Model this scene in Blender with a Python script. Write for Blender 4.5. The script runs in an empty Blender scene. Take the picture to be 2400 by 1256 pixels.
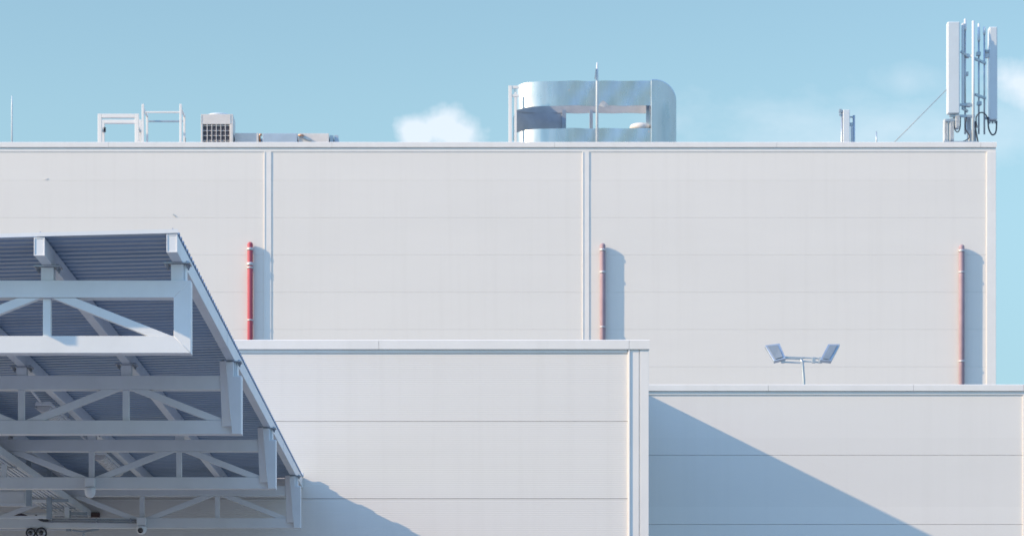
import bpy, bmesh, math, random
from mathutils import Vector, Matrix
random.seed(11)
S = bpy.context.scene
COL = S.collection
R = math.radians

# ------------------------------------------------------------------ view set-up
F = 6000.0            # focal length in pixels of the 2400 px wide photograph
VX, VY = 1060.0, 1800.0
EYE = 1.6
def P(px, py, d):
    return Vector(((px - VX) * d / F, d, (VY - py) * d / F + EYE))
def PX(px, d): return (px - VX) * d / F
def PZ(py, d): return (VY - py) * d / F + EYE

D1 = 18.84
T_STEP = 4.56
D_BLOCK = 34.0
D_REC = 37.95
D_MAIN = 70.5

# ------------------------------------------------------------------ materials
def new_mat(name):
    m = bpy.data.materials.new(name); m.use_nodes = True
    nt = m.node_tree; nt.nodes.clear()
    out = nt.nodes.new('ShaderNodeOutputMaterial')
    b = nt.nodes.new('ShaderNodeBsdfPrincipled')
    nt.links.new(b.outputs[0], out.inputs[0])
    return m, nt, b
def N(nt, typ, **kw):
    n = nt.nodes.new(typ)
    for k, v in kw.items():
        if k.startswith('i_'): n.inputs[k[2:].replace('_', ' ')].default_value = v
        else: setattr(n, k, v)
    return n
def mat(name, col, rough=.5, metal=0., var=.06, vscale=3., bump=0., bscale=20., stretch=(1,1,1), spec=.5, coat=0., wob=0., wobscale=1.2,
        rib=0., ribpitch=.027, streak=0., tone=None):
    m, nt, b = new_mat(name)
    L = nt.links.new
    tc = N(nt, 'ShaderNodeTexCoord')
    mp = N(nt, 'ShaderNodeMapping'); mp.inputs['Scale'].default_value = stretch
    L(tc.outputs['Object'], mp.inputs[0])
    n1 = N(nt, 'ShaderNodeTexNoise', i_Scale=vscale, i_Detail=6., i_Roughness=.6)
    L(mp.outputs[0], n1.inputs['Vector'])
    rp = N(nt, 'ShaderNodeValToRGB')
    lo = [max(0, c * (1 - var)) for c in col]; hi = [min(1, c * (1 + var)) for c in col]
    rp.color_ramp.elements[0].position = .3; rp.color_ramp.elements[1].position = .7
    rp.color_ramp.elements[0].color = (*lo, 1); rp.color_ramp.elements[1].color = (*hi, 1)
    L(n1.outputs[0], rp.inputs[0])
    colout = rp.outputs[0]
    if streak > 0:
        mp2 = N(nt, 'ShaderNodeMapping'); mp2.inputs['Scale'].default_value = (4., 4., .12)
        L(tc.outputs['Object'], mp2.inputs[0])
        n4 = N(nt, 'ShaderNodeTexNoise', i_Scale=1.3, i_Detail=5., i_Roughness=.55); L(mp2.outputs[0], n4.inputs['Vector'])
        mr4 = N(nt, 'ShaderNodeMapRange'); L(n4.outputs[0], mr4.inputs[0])
        mr4.inputs[1].default_value = .5; mr4.inputs[2].default_value = .8; mr4.inputs[3].default_value = 0.; mr4.inputs[4].default_value = streak
        mx = N(nt, 'ShaderNodeMix', data_type='RGBA'); L(mr4.outputs[0], mx.inputs[0]); L(colout, mx.inputs[6])
        mx.inputs[7].default_value = (col[0] * .62, col[1] * .6, col[2] * .56, 1)
        colout = mx.outputs[2]
    if tone:
        sz = N(nt, 'ShaderNodeSeparateXYZ'); L(tc.outputs['Object'], sz.inputs[0])
        a1 = N(nt, 'ShaderNodeMath', operation='SUBTRACT'); L(sz.outputs[2], a1.inputs[0]); a1.inputs[1].default_value = tone[0]
        a2 = N(nt, 'ShaderNodeMath', operation='DIVIDE'); L(a1.outputs[0], a2.inputs[0]); a2.inputs[1].default_value = tone[1]
        a3 = N(nt, 'ShaderNodeMath', operation='FLOOR'); L(a2.outputs[0], a3.inputs[0])
        wn = N(nt, 'ShaderNodeTexWhiteNoise', noise_dimensions='1D'); L(a3.outputs[0], wn.inputs['W'])
        mr5 = N(nt, 'ShaderNodeMapRange'); L(wn.outputs[0], mr5.inputs[0]); mr5.inputs[3].default_value = .965; mr5.inputs[4].default_value = 1.0
        vm = N(nt, 'ShaderNodeVectorMath', operation='SCALE'); L(colout, vm.inputs[0]); L(mr5.outputs[0], vm.inputs['Scale'])
        colout = vm.outputs[0]
    L(colout, b.inputs['Base Color'])
    n2 = N(nt, 'ShaderNodeTexNoise', i_Scale=vscale * 2.7, i_Detail=4.)
    L(mp.outputs[0], n2.inputs['Vector'])
    mr = N(nt, 'ShaderNodeMapRange'); L(n2.outputs[0], mr.inputs[0])
    mr.inputs[3].default_value = max(.02, rough - .1); mr.inputs[4].default_value = min(1, rough + .1)
    L(mr.outputs[0], b.inputs['Roughness'])
    b.inputs['Metallic'].default_value = metal
    b.inputs['Specular IOR Level'].default_value = spec
    b.inputs['Coat Weight'].default_value = coat
    prev = None
    if wob > 0:
        n5 = N(nt, 'ShaderNodeTexNoise', i_Scale=wobscale, i_Detail=2.); L(mp.outputs[0], n5.inputs['Vector'])
        bw = N(nt, 'ShaderNodeBump', i_Strength=1., i_Distance=wob); L(n5.outputs[0], bw.inputs['Height'])
        prev = bw.outputs[0]
    if rib > 0:
        sx = N(nt, 'ShaderNodeSeparateXYZ'); L(tc.outputs['Object'], sx.inputs[0])
        mu = N(nt, 'ShaderNodeMath', operation='MULTIPLY'); L(sx.outputs[2], mu.inputs[0]); mu.inputs[1].default_value = 2 * math.pi / ribpitch
        sn = N(nt, 'ShaderNodeMath', operation='SINE'); L(mu.outputs[0], sn.inputs[0])
        br = N(nt, 'ShaderNodeBump', i_Strength=1., i_Distance=rib); L(sn.outputs[0], br.inputs['Height'])
        if prev: L(prev, br.inputs['Normal'])
        prev = br.outputs[0]
    if bump > 0:
        n3 = N(nt, 'ShaderNodeTexNoise', i_Scale=bscale, i_Detail=5.); L(mp.outputs[0], n3.inputs['Vector'])
        bp = N(nt, 'ShaderNodeBump', i_Strength=1., i_Distance=bump); L(n3.outputs[0], bp.inputs['Height'])
        if prev: L(prev, bp.inputs['Normal'])
        prev = bp.outputs[0]
    if prev: L(prev, b.inputs['Normal'])
    return m

M = {}
M['panel'] = mat('white_cladding', (.795, .765, .715), .5, var=.018, vscale=.35, stretch=(.4, 1, 2), wob=.004, wobscale=.5, streak=.08, spec=.35, tone=(PZ(423, D_MAIN), (PZ(423, D_MAIN) - PZ(772, D_MAIN)) / 4))
M['ribbed'] = mat('micro_ribbed_cladding', (.775, .748, .705), .5, var=.02, vscale=.6, stretch=(.4, 1, 2), wob=.003, wobscale=.6, rib=.00045, ribpitch=.0285, streak=.10, spec=.35)
M['joint'] = mat('joint_gasket', (.62, .62, .63), .8, var=.1)
M['trim'] = mat('white_flashing', (.805, .785, .75), .38, var=.03, vscale=2., bump=.0006, bscale=9., streak=.12)
M['steel'] = mat('white_painted_steel', (.745, .768, .785), .42, var=.05, vscale=2.2, bump=.0004, bscale=30., streak=.10)
M['weld'] = mat('white_weld_bead', (.80, .80, .80), .55, var=.06, vscale=40., bump=.002, bscale=60.)
M['zinc'] = mat('zinc_plate', (.45, .48, .52), .42, metal=.75, var=.15, vscale=18., bump=.0004, bscale=60.)
M['sheet'] = mat('corrugated_sheet', (.29, .38, .51), .38, metal=.35, var=.10, vscale=1.4, stretch=(.3, 1, 1), bump=.0006, bscale=12.)
M['galv'] = mat('galvanised_duct', (.56, .60, .635), .29, metal=.95, var=.14, vscale=1.5, bump=.006, bscale=1.1, stretch=(1.6, 1, .35))
M['galv_in'] = mat('duct_lining', (.48, .49, .50), .55, metal=.4, var=.12, vscale=2., bump=.006, bscale=3.)
M['red'] = mat('red_pipe_paint', (.43, .08, .115), .6, var=.06, vscale=4., streak=.15)
M['red_dull'] = mat('dull_red_pipe_paint', (.36, .265, .305), .65, var=.10, vscale=4., streak=.2)  # greyer, duller red than the left pipe
M['clamp'] = mat('pipe_clamp_steel', (.55, .56, .58), .5, metal=.4, var=.08, vscale=12.)
M['dark'] = mat('dark_rubber', (.035, .037, .045), .5, var=.2, vscale=9.)
M['coil'] = mat('dark_coil', (.06, .06, .08), .6, var=.2, vscale=30.)
M['beige'] = mat('beige_casing', (.66, .63, .60), .5, var=.06, vscale=3., streak=.15)
M['bluegrey'] = mat('blue_grey_panel', (.38, .47, .56), .4, var=.07, vscale=3.)
M['copper'] = mat('copper_fitting', (.55, .33, .22), .4, metal=.6, var=.1, vscale=8.)
M['radome'] = mat('radome_white', (.62, .68, .71), .45, var=.03, vscale=2.5, streak=.1)
M['mast'] = mat('mast_steel', (.42, .48, .53), .45, metal=.6, var=.12, vscale=6.)
M['radio'] = mat('radio_unit_grey', (.50, .55, .59), .5, var=.08, vscale=5.)
M['cable'] = mat('black_cable', (.05, .055, .07), .5, var=.2, vscale=15.)
M['cable_grey'] = mat('grey_cable', (.30, .33, .37), .5, var=.2, vscale=15.)
M['plastic'] = mat('white_plastic', (.80, .82, .84), .35, var=.03, vscale=6.)
M['diffuser'] = mat('frosted_diffuser', (.62, .61, .61), .28, var=.07, vscale=8., coat=.3)
M['glass'] = mat('dark_lens', (.02, .022, .03), .08, var=.1, vscale=5., coat=1.)
M['reflector'] = mat('lamp_reflector', (.55, .56, .58), .25, metal=.7, var=.1, vscale=10.)
M['lamp_glass'] = mat('grey_lamp_glass', (.20, .25, .30), .45, var=.1, vscale=5.)
M['brown'] = mat('brown_box', (.10, .06, .055), .6, var=.2, vscale=12.)
M['plum'] = mat('dark_gap_tone', (.045, .03, .045), .7, var=.25, vscale=10., bump=.004, bscale=12.)  # near-black tone that paints the darkness of a hole
M['roofing'] = mat('grey_roof_membrane', (.40, .40, .40), .8, var=.1, vscale=.5, bump=.004, bscale=8.)
M['ground'] = mat('asphalt_yard', (.18, .20, .23), .85, var=.16, vscale=.25, bump=.004, bscale=14.)

# ------------------------------------------------------------------ mesh builder
class MB:
    def __init__(s): s.v = []; s.f = []; s.smooth = []
    def add(s, vs, fs, smooth=False):
        o = len(s.v); s.v += [Vector(v) for v in vs]
        for f in fs: s.f.append([i + o for i in f]); s.smooth.append(smooth)
        return s
    def box(s, x0, x1, y0, y1, z0, z1):
        vs = [(x, y, z) for z in (z0, z1) for y in (y0, y1) for x in (x0, x1)]
        return s.add(vs, [(0,2,3,1),(4,5,7,6),(0,1,5,4),(2,6,7,3),(0,4,6,2),(1,3,7,5)])
    def beam(s, p, q, w, h, up=(0,0,1)):
        p, q, up = Vector(p), Vector(q), Vector(up)
        a = (q - p).normalized()
        sd = a.cross(up)
        if sd.length < 1e-4: sd = a.cross(Vector((0,1,0)))
        sd.normalize(); u = sd.cross(a).normalized()
        vs = []
        for c in (p, q):
            for i, j in ((-1,-1),(1,-1),(1,1),(-1,1)):
                vs.append(c + sd * (w/2*i) + u * (h/2*j))
        return s.add(vs, [(3,2,1,0),(4,5,6,7),(0,1,5,4),(1,2,6,5),(2,3,7,6),(3,0,4,7)])
    def tube(s, pts, r, n=12, caps=True, radii=None):
        pts = [Vector(p) for p in pts]
        vs = []; prevu = None
        for i, p in enumerate(pts):
            if i == 0: a = pts[1] - p
            elif i == len(pts)-1: a = p - pts[i-1]
            else: a = (pts[i+1]-p).normalized() + (p-pts[i-1]).normalized()
            a.normalize()
            if prevu is None:
                u = a.cross(Vector((0,0,1)))
                if u.length < 1e-3: u = a.cross(Vector((0,1,0)))
            else: u = prevu - a * prevu.dot(a)
            u.normalize(); prevu = u; w = a.cross(u)
            rr = radii[i] if radii else r
            for k in range(n):
                t = 2*math.pi*k/n
                vs.append(p + (u*math.cos(t) + w*math.sin(t))*rr)
        fs = []
        for i in range(len(pts)-1):
            for k in range(n):
                fs.append((i*n+k, i*n+(k+1)%n, (i+1)*n+(k+1)%n, (i+1)*n+k))
        o = len(s.v); s.add(vs, fs, True)
        if caps:
            s.f.append([o+k for k in reversed(range(n))]); s.smooth.append(False)
            s.f.append([o+(len(pts)-1)*n+k for k in range(n)]); s.smooth.append(False)
        return s
    def prism(s, poly, y0, y1):            # poly in (x,z), extruded in y
        n = len(poly)
        vs = [(x, y0, z) for x, z in poly] + [(x, y1, z) for x, z in poly]
        fs = [list(range(n)), list(reversed(range(n, 2*n)))]
        for i in range(n): fs.append((i, i+n, (i+1)%n+n, (i+1)%n))
        return s.add(vs, fs)
    def hull_pair(s, a, b):                 # two loops of equal length joined and capped
        n = len(a)
        fs = [list(range(n)), list(reversed(range(n, 2*n)))]
        for i in range(n): fs.append((i, i+n, (i+1)%n+n, (i+1)%n))
        return s.add(list(a)+list(b), fs)
    def lathe(s, c, axis, prof, n=20):      # prof: (r, t) along axis
        c, axis = Vector(c), Vector(axis).normalized()
        u = axis.cross(Vector((0,0,1)))
        if u.length < 1e-3: u = axis.cross(Vector((0,1,0)))
        u.normalize(); w = axis.cross(u)
        vs = []
        for r, t in prof:
            for k in range(n):
                a = 2*math.pi*k/n
                vs.append(c + axis*t + (u*math.cos(a)+w*math.sin(a))*max(r, 1e-4))
        fs = []
        for i in range(len(prof)-1):
            for k in range(n): fs.append((i*n+k, i*n+(k+1)%n, (i+1)*n+(k+1)%n, (i+1)*n+k))
        o = len(s.v); s.add(vs, fs, True)
        s.f.append([o+k for k in reversed(range(n))]); s.smooth.append(False)
        s.f.append([o+(len(prof)-1)*n+k for k in range(n)]); s.smooth.append(False)
        return s
    def islands(s):
        par = list(range(len(s.v)))
        def find(a):
            while par[a] != a:
                par[a] = par[par[a]]; a = par[a]
            return a
        for f in s.f:
            r = find(f[0])
            for k in f[1:]: par[find(k)] = r
        groups = {}
        for f, sm in zip(s.f, s.smooth): groups.setdefault(find(f[0]), []).append((f, sm))
        out = []
        for fs in groups.values():
            used = sorted({k for f, _ in fs for k in f}); ix = {k: i for i, k in enumerate(used)}
            b = MB(); b.v = [s.v[k] for k in used]; b.f = [[ix[k] for k in f] for f, _ in fs]; b.smooth = [sm for _, sm in fs]
            out.append(b)
        return out
    def build(s, name, m, parent=None, bevel=0., seg=2, solid=0., keep=False):
        if not keep and parent:
            isl = s.islands()
            if len(isl) > 1: return [b.build(name, m, parent, bevel, seg, solid, True) for b in isl][0]
        off = wloc(parent) if parent else Vector((0,0,0))
        me = bpy.data.meshes.new(name)
        me.from_pydata([v - off for v in s.v], [], s.f)
        bm = bmesh.new(); bm.from_mesh(me)
        bmesh.ops.recalc_face_normals(bm, faces=bm.faces); bm.to_mesh(me); bm.free()
        for p, sm in zip(me.polygons, s.smooth): p.use_smooth = sm
        me.materials.append(m)
        o = bpy.data.objects.new(name, me); COL.objects.link(o)
        if parent: o.parent = parent
        if solid:
            so = o.modifiers.new('solidify', 'SOLIDIFY'); so.thickness = solid; so.offset = 0
        if bevel:
            bv = o.modifiers.new('bevel', 'BEVEL'); bv.width = bevel; bv.segments = seg
            bv.limit_method = 'ANGLE'; bv.angle_limit = R(40); bv.harden_normals = False
        return o
def wloc(o):
    l = Vector(o.location)
    while o.parent: o = o.parent; l += Vector(o.location)
    return l
def tag(o, label=None, cat=None, group=None, kind=None):
    if label: o['label'] = label
    if cat: o['category'] = cat
    if group: o['group'] = group
    if kind: o['kind'] = kind
    return o
def thing(name, loc, label, cat, group=None):
    o = bpy.data.objects.new(name, None); COL.objects.link(o)
    o.location = loc; o.empty_display_size = .2
    return tag(o, label, cat, group)
def copy_tree(o, parent=None):
    c = o.copy(); COL.objects.link(c)
    if parent: c.parent = parent
    for ch in list(o.children): copy_tree(ch, c)
    return c

# ------------------------------------------------------------------ ground
g = MB(); g.add([(-3000,-3000,0),(3000,-3000,0),(3000,3000,0),(-3000,3000,0)], [(0,1,2,3)])
go = g.build('ground', M['ground']); tag(go, kind='structure')

# ------------------------------------------------------------------ cladding helper
def clad(mb, x0, x1, y, z0, z1, zref, pitch, gap, thick=.05):
    """rows of sandwich panels facing -y; zref is the height of one joint"""
    k = math.floor((z0 - zref) / pitch)
    z = zref + k * pitch
    while z < z1:
        a, b = max(z0, z + gap/2), min(z1, z + pitch - gap/2)
        if b - a > .02:
            t0 = random.uniform(-.0015, .0015); t1 = random.uniform(-.0015, .0015)
            vs = [(x0,y+t0,a),(x1,y+t0,a),(x1,y+t1,b),(x0,y+t1,b),(x0,y+thick,a),(x1,y+thick,a),(x1,y+thick,b),(x0,y+thick,b)]
            mb.add(vs, [(0,1,2,3),(4,7,6,5),(0,4,5,1),(3,2,6,7),(0,3,7,4),(1,5,6,2)])
        z += pitch
    return mb

# ------------------------------------------------------------------ large warehouse behind
zt = PZ(334, D_MAIN)
xl, xr = PX(-900, D_MAIN), PX(2333, D_MAIN)
wh = thing('warehouse', ((xl+xr)/2, D_MAIN, 0), 'tall white panel clad warehouse filling the background, with red pipes on its wall', 'building')
zj = PZ(423, D_MAIN); pit = (PZ(423, D_MAIN) - PZ(772, D_MAIN)) / 4
w = MB(); clad(w, xl, xr, D_MAIN, 0.0, zt - .14, zj, pit, .0026, .06)
w.build('wall', M['panel'], wh, keep=True)
bk = MB(); bk.box(xl + .03, xr - .03, D_MAIN + .061, D_MAIN + 26, 0, zt - .20)
bk.build('joint_backing', M['joint'], wh)
rf = MB(); rf.box(xl + .02, xr - .02, D_MAIN + .12, D_MAIN + 25.9, zt - .198, zt - .15)
rf.build('roof_deck', M['roofing'], wh)
cp = MB()
cuts = [xl] + [PX(c, D_MAIN) for c in (-330, 255, 778, 1300, 1820, 2298)] + [xr + .03]
for a, b in zip(cuts[:-1], cuts[1:]):
    e = .006 if b < xr else 0.
    pr = [(-.045, zt - .145), (-.045, zt - .012), (-.03, zt), (.22, zt + .01), (.22, zt - .12), (-.005, zt - .12)]
    A = [(a + .003, D_MAIN + y, z) for y, z in pr]; Bq = [(b - .003, D_MAIN + y, z + e*0) for y, z in pr]
    cp.hull_pair(A, Bq)
cp.build('coping', M['trim'], wh)
lip = MB(); lip.box(xl, xr + .01, D_MAIN - .012, D_MAIN - .002, zt - .26, zt - .15)
lip.build('flashing', M['trim'], wh, .002)
for a, b in ((-760, -742), (619, 636), (1365, 1381)):
    c = MB()
    x0, x1 = PX(a, D_MAIN), PX(b, D_MAIN)
    c.box(x0, x1, D_MAIN - .016, D_MAIN - .004, 0, zt - .262)
    c.box(x0, x0 + .03, D_MAIN - .026, D_MAIN - .0162, 0, zt - .262)
    c.build('cover_strip', M['trim'], wh, .006, keep=True)
c = MB(); x0 = PX(2312, D_MAIN)
c.box(x0, xr + .012, D_MAIN - .03, D_MAIN - .004, 0, zt - .262)
c.box(xr + .001, xr + .012, D_MAIN - .002, D_MAIN + .3, 0, zt - .262)
c.build('corner_trim', M['trim'], wh, .006, keep=True)

b = MB(); dd = D_MAIN - .003
b.hull_pair([P(103, 421.5, dd), P(107, 418.5, dd), P(112, 418, dd), P(109, 422.5, dd)], [P(103, 421.5, dd - .003), P(107, 418.5, dd - .009), P(112, 418, dd - .009), P(109, 422.5, dd - .003)])
b.build('bent_joint_lip', M['trim'], wh)
b = MB(); b.hull_pair([P(404, 502.5, dd), P(407, 502, dd), P(413, 507, dd), P(411, 508, dd)], [P(404, 502.5, dd - .008), P(407, 502, dd - .01), P(413, 507, dd - .014), P(411, 508, dd - .008)])
b.build('loose_clip', M['mast'], wh)

# ------------------------------------------------------------------ annex in front (projecting block and set-back wing, one roof height)
zb = PZ(797, D_BLOCK)
bx0, bx1 = -16., PX(1519, D_BLOCK)
an = thing('annex_building', (bx1, D_BLOCK, 0), 'low white annex with finely ribbed projecting block and smooth set back wing', 'building')
zjb = PZ(987, D_BLOCK); pb = PZ(987, D_BLOCK) - PZ(1168, D_BLOCK)
w = MB(); clad(w, bx0, bx1 - .002, D_BLOCK, 0, zb - .02, zjb, pb, .006, .06)
wo = w.build('front_wall', M['ribbed'], an, keep=True); tag(wo, 'finely ribbed white front wall of the projecting block')
w = MB()
zr = zb - .02
w.box(bx1 - .06, bx1 - .004, D_BLOCK + .062, D_REC + .05, 0, zr)
w.build('side_wall', M['panel'], an)
xe = PX(2397, D_REC)
zjr = PZ(1066, D_REC); prr = PZ(1066, D_REC) - PZ(1228, D_REC)
w = MB(); clad(w, bx1, 22., D_REC, 0, zb - .02, zjr, prr, .005, .06)
wo = w.build('rear_wall', M['panel'], an, keep=True); tag(wo, 'smooth white wall of the set back wing half in shadow')
w = MB(); w.box(xe, xe + .16, D_REC - .02, D_REC - .003, 0, zb - .152); w.build('cover_strip', M['trim'], an, .004)
bk = MB(); bk.box(bx0 + .03, bx1 - .065, D_BLOCK + .062, D_REC + 14, 0, zb - .08); bk.build('joint_backing', M['joint'], an)
bk = MB(); bk.box(bx1 - .06, 21.9, D_REC + .075, D_REC + 14, 0, zb - .08); bk.build('joint_backing', M['joint'], an)
rf = MB(); rf.box(bx0 + .1, bx1 - .1, D_BLOCK + .3, D_REC + 13.9, zb - .078, zb - .05); rf.box(bx1 - .098, 21.8, D_REC + .3, D_REC + 13.9, zb - .078, zb - .05)
rf.build('roof_deck', M['roofing'], an)
def coping(mb, x0, x1, y, z, hgt):
    pr = [(-.04, z - hgt), (-.04, z - .008), (-.032, z), (.24, z + .008), (.24, z - hgt), (-.012, z - hgt)]
    mb.hull_pair([(x0, y + a, b) for a, b in pr], [(x1, y + a, b) for a, b in pr])
cp = MB()
cs = [bx0, PX(-400, D_BLOCK), PX(170, D_BLOCK), PX(888, D_BLOCK), PX(1474, D_BLOCK), bx1 + .018]
for a, b in zip(cs[:-1], cs[1:]): coping(cp, a + .002, b - .002, D_BLOCK, zb, .125)
# right hand side coping running back in depth
pr = [(.018, zb - .125), (.018, zb - .004), (-.22, zb + .008), (-.22, zb - .125)]
cp.hull_pair([(bx1 + a, D_BLOCK + .242, b) for a, b in pr], [(bx1 + a, D_REC - .042, b) for a, b in pr])
cs = [bx1 + .021, PX(1800, D_REC), PX(2140, D_REC), xe, 22.]
for a, b in zip(cs[:-1], cs[1:]): coping(cp, a + .002, b - .002, D_REC, zb, .095)
cp.build('coping', M['trim'], an)
fl = MB()
fl.box(bx0, PX(1470, D_BLOCK), D_BLOCK - .014, D_BLOCK - .003, zb - .170, zb - .128)
fl.box(bx1 + .022, 21.9, D_REC - .014, D_REC - .003, zb - .150, zb - .098)
fl.build('flashing', M['trim'], an, .002)
ct = MB()
xa, xb_, xc = PX(1471, D_BLOCK), PX(1497, D_BLOCK), PX(1500, D_BLOCK)
zc_ = zb - .128
ct.box(xa, xb_, D_BLOCK - .018, D_BLOCK - .003, 0, zc_)
ct.box(xa + .012, xa + .03, D_BLOCK - .030, D_BLOCK - .0182, 0, zc_)
ct.box(xb_ + .001, xc - .001, D_BLOCK - .006, D_BLOCK - .003, 0, zc_)
ct.box(xc, bx1 + .006, D_BLOCK - .022, D_BLOCK - .003, 0, zc_)
ct.box(bx1 + .0005, bx1 + .006, D_BLOCK - .0025, D_BLOCK + .25, 0, zc_)
ct.build('corner_trim', M['trim'], an, .004, keep=True)

# ------------------------------------------------------------------ canopy
S1 = F / D1
def X1(px): return (px - VX) / S1
def Z1(py): return (VY - py) / S1 + EYE
PAN = 305 / S1
NP = 8
XP = [X1(415) - i * PAN for i in range(NP + 1)]
DROP = .024
ZPB0 = 5.325; PH = .132; PW = .078
Y_FRONT = D1 - .352
Y_BACK = D_BLOCK - .0055
can = thing('canopy', (X1(0), D1, 0), 'open steel loading canopy with corrugated roof, white box purlins and four trusses', 'canopy')

# roof sheet: ribs run along x, profile along y
ZRT = ZPB0 + PH + .004
def roof_z(x): return ZRT - (XP[0] - x) / PAN * DROP
def sheet(x0, x1, dz, y0):
    mb = MB(); prof = []
    pit = .1470; h = .021
    y = y0
    while y < Y_BACK - .15:
        for a, b in ((0, 0), (.074, 0), (.083, 1), (.135, 1), (.1445, 0)):
            if y + a < Y_BACK: prof.append((y + a, b * h))
        y += pit
    prof.append((Y_BACK, 0))
    n = len(prof)
    vs = [(x0, a, roof_z(x0) + b + dz) for a, b in prof] + [(x1, a, roof_z(x1) + b + dz) for a, b in prof]
    mb.add(vs, [(i, i+1, n+i+1, n+i) for i in range(n-1)])
    return mb
xedge = XP[0] + PW/2 + .006
r1 = sheet(XP[1] - .02, xedge, .0015, Y_FRONT + .001).build('roof_sheet', M['sheet'], can, solid=.0016)
sheet(XP[NP] - .3, XP[1] + .04, -.0008, Y_FRONT + .003).build('roof_sheet', M['sheet'], can, solid=.0016)
ed = MB()
for xa_, xb2, y in ((XP[1] - .01, xedge, Y_FRONT - .005), (XP[NP] - .3, XP[1] - .012, Y_FRONT - .003)):
    for dz0, dz1 in ((.001, .029),):
        A = [(xa_, y, roof_z(xa_) + dz0), (xa_, y, roof_z(xa_) + dz1), (xa_, y + .004, roof_z(xa_) + dz1), (xa_, y + .004, roof_z(xa_) + dz0)]
        Bq = [(xb2, y, roof_z(xb2) + dz0), (xb2, y, roof_z(xb2) + dz1), (xb2, y + .004, roof_z(xb2) + dz1), (xb2, y + .004, roof_z(xb2) + dz0)]
        ed.hull_pair(A, Bq)
ed.build('edge_flashing', M['steel'], can)
sc = MB()
for i in range(NP + 1):
    sc.lathe((XP[i] + .003, Y_FRONT + .03, roof_z(XP[i]) + .024), (0,0,1), [(.010, 0), (.010, .006), (.004, .008), (.0035, .02)], 8)
sc.build('roof_screw', M['zinc'], can)
# small upturned end piece of the roof edge against the wall
ee = MB(); ee.box(xedge - .03, xedge + .012, Y_BACK - .1, Y_BACK - .06, ZRT + .002, ZRT + .055); ee.box(xedge - .09, xedge - .031, Y_BACK - .1, Y_BACK - .06, ZRT + .03, ZRT + .05)
ee.build('end_stop', M['steel'], can, .004, keep=True)

# purlins: box section with inset end cap
def purlin(i):
    zc = ZPB0 - DROP * i; x = XP[i]; t = .006
    mb = MB(); mb.box(x - PW/2, x + PW/2, Y_FRONT + .012, Y_BACK, zc, zc + PH)
    o = mb.build('purlin', M['steel'], can, .007, 3)
    cap = MB()
    # rim of four strips and an inset plate
    y0, y1 = Y_FRONT, Y_FRONT + .0118
    cap.box(x - PW/2, x - PW/2 + t, y0, y1, zc, zc + PH)
    cap.box(x + PW/2 - t, x + PW/2, y0, y1, zc, zc + PH)
    cap.box(x - PW/2 + t, x + PW/2 - t, y0, y1, zc, zc + t)
    cap.box(x - PW/2 + t, x + PW/2 - t, y0, y1, zc + PH - t, zc + PH)
    c = cap.build('end_rim', M['weld'], o, keep=True)
    pl = MB(); pl.box(x - PW/2 + t + .0005, x + PW/2 - t - .0005, y0 + .004, y1, zc + t + .0005, zc + PH - t - .0005)
    pl.build('end_cap', M['steel'], o)
    wd = MB()
    rnd = random.Random(i)
    def bead(a, b):
        n = 14; pts = []
        for k in range(n):
            f = k / (n - 1); q = Vector(a).lerp(Vector(b), f)
            q += Vector((rnd.uniform(-.0015, .0015), 0, rnd.uniform(-.0015, .0015))); pts.append(q)
        wd.tube(pts, .0032, 6, radii=[rnd.uniform(.0022, .0042) for _ in pts])
    e = t + .002
    bead((x - PW/2 + e, y0 + .004, zc + e), (x - PW/2 + e, y0 + .004, zc + PH - e))
    bead((x - PW/2 + e, y0 + .004, zc + PH - e), (x + PW/2 - e, y0 + .004, zc + PH - e))
    wd.build('weld_bead', M['weld'], o, keep=True)
    # splice sleeve lines along the outer face
    if i == 0:
        sp = MB()
        for yy in (22.6, 26.7, 30.1, 31.9):
            sp.box(x - PW/2 - .002, x + PW/2 + .002, yy, yy + .006, zc - .002, zc + PH - .003)
        sp.build('splice_seam', M['weld'], o)
    return o
for i in range(NP + 1): purlin(i)

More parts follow.
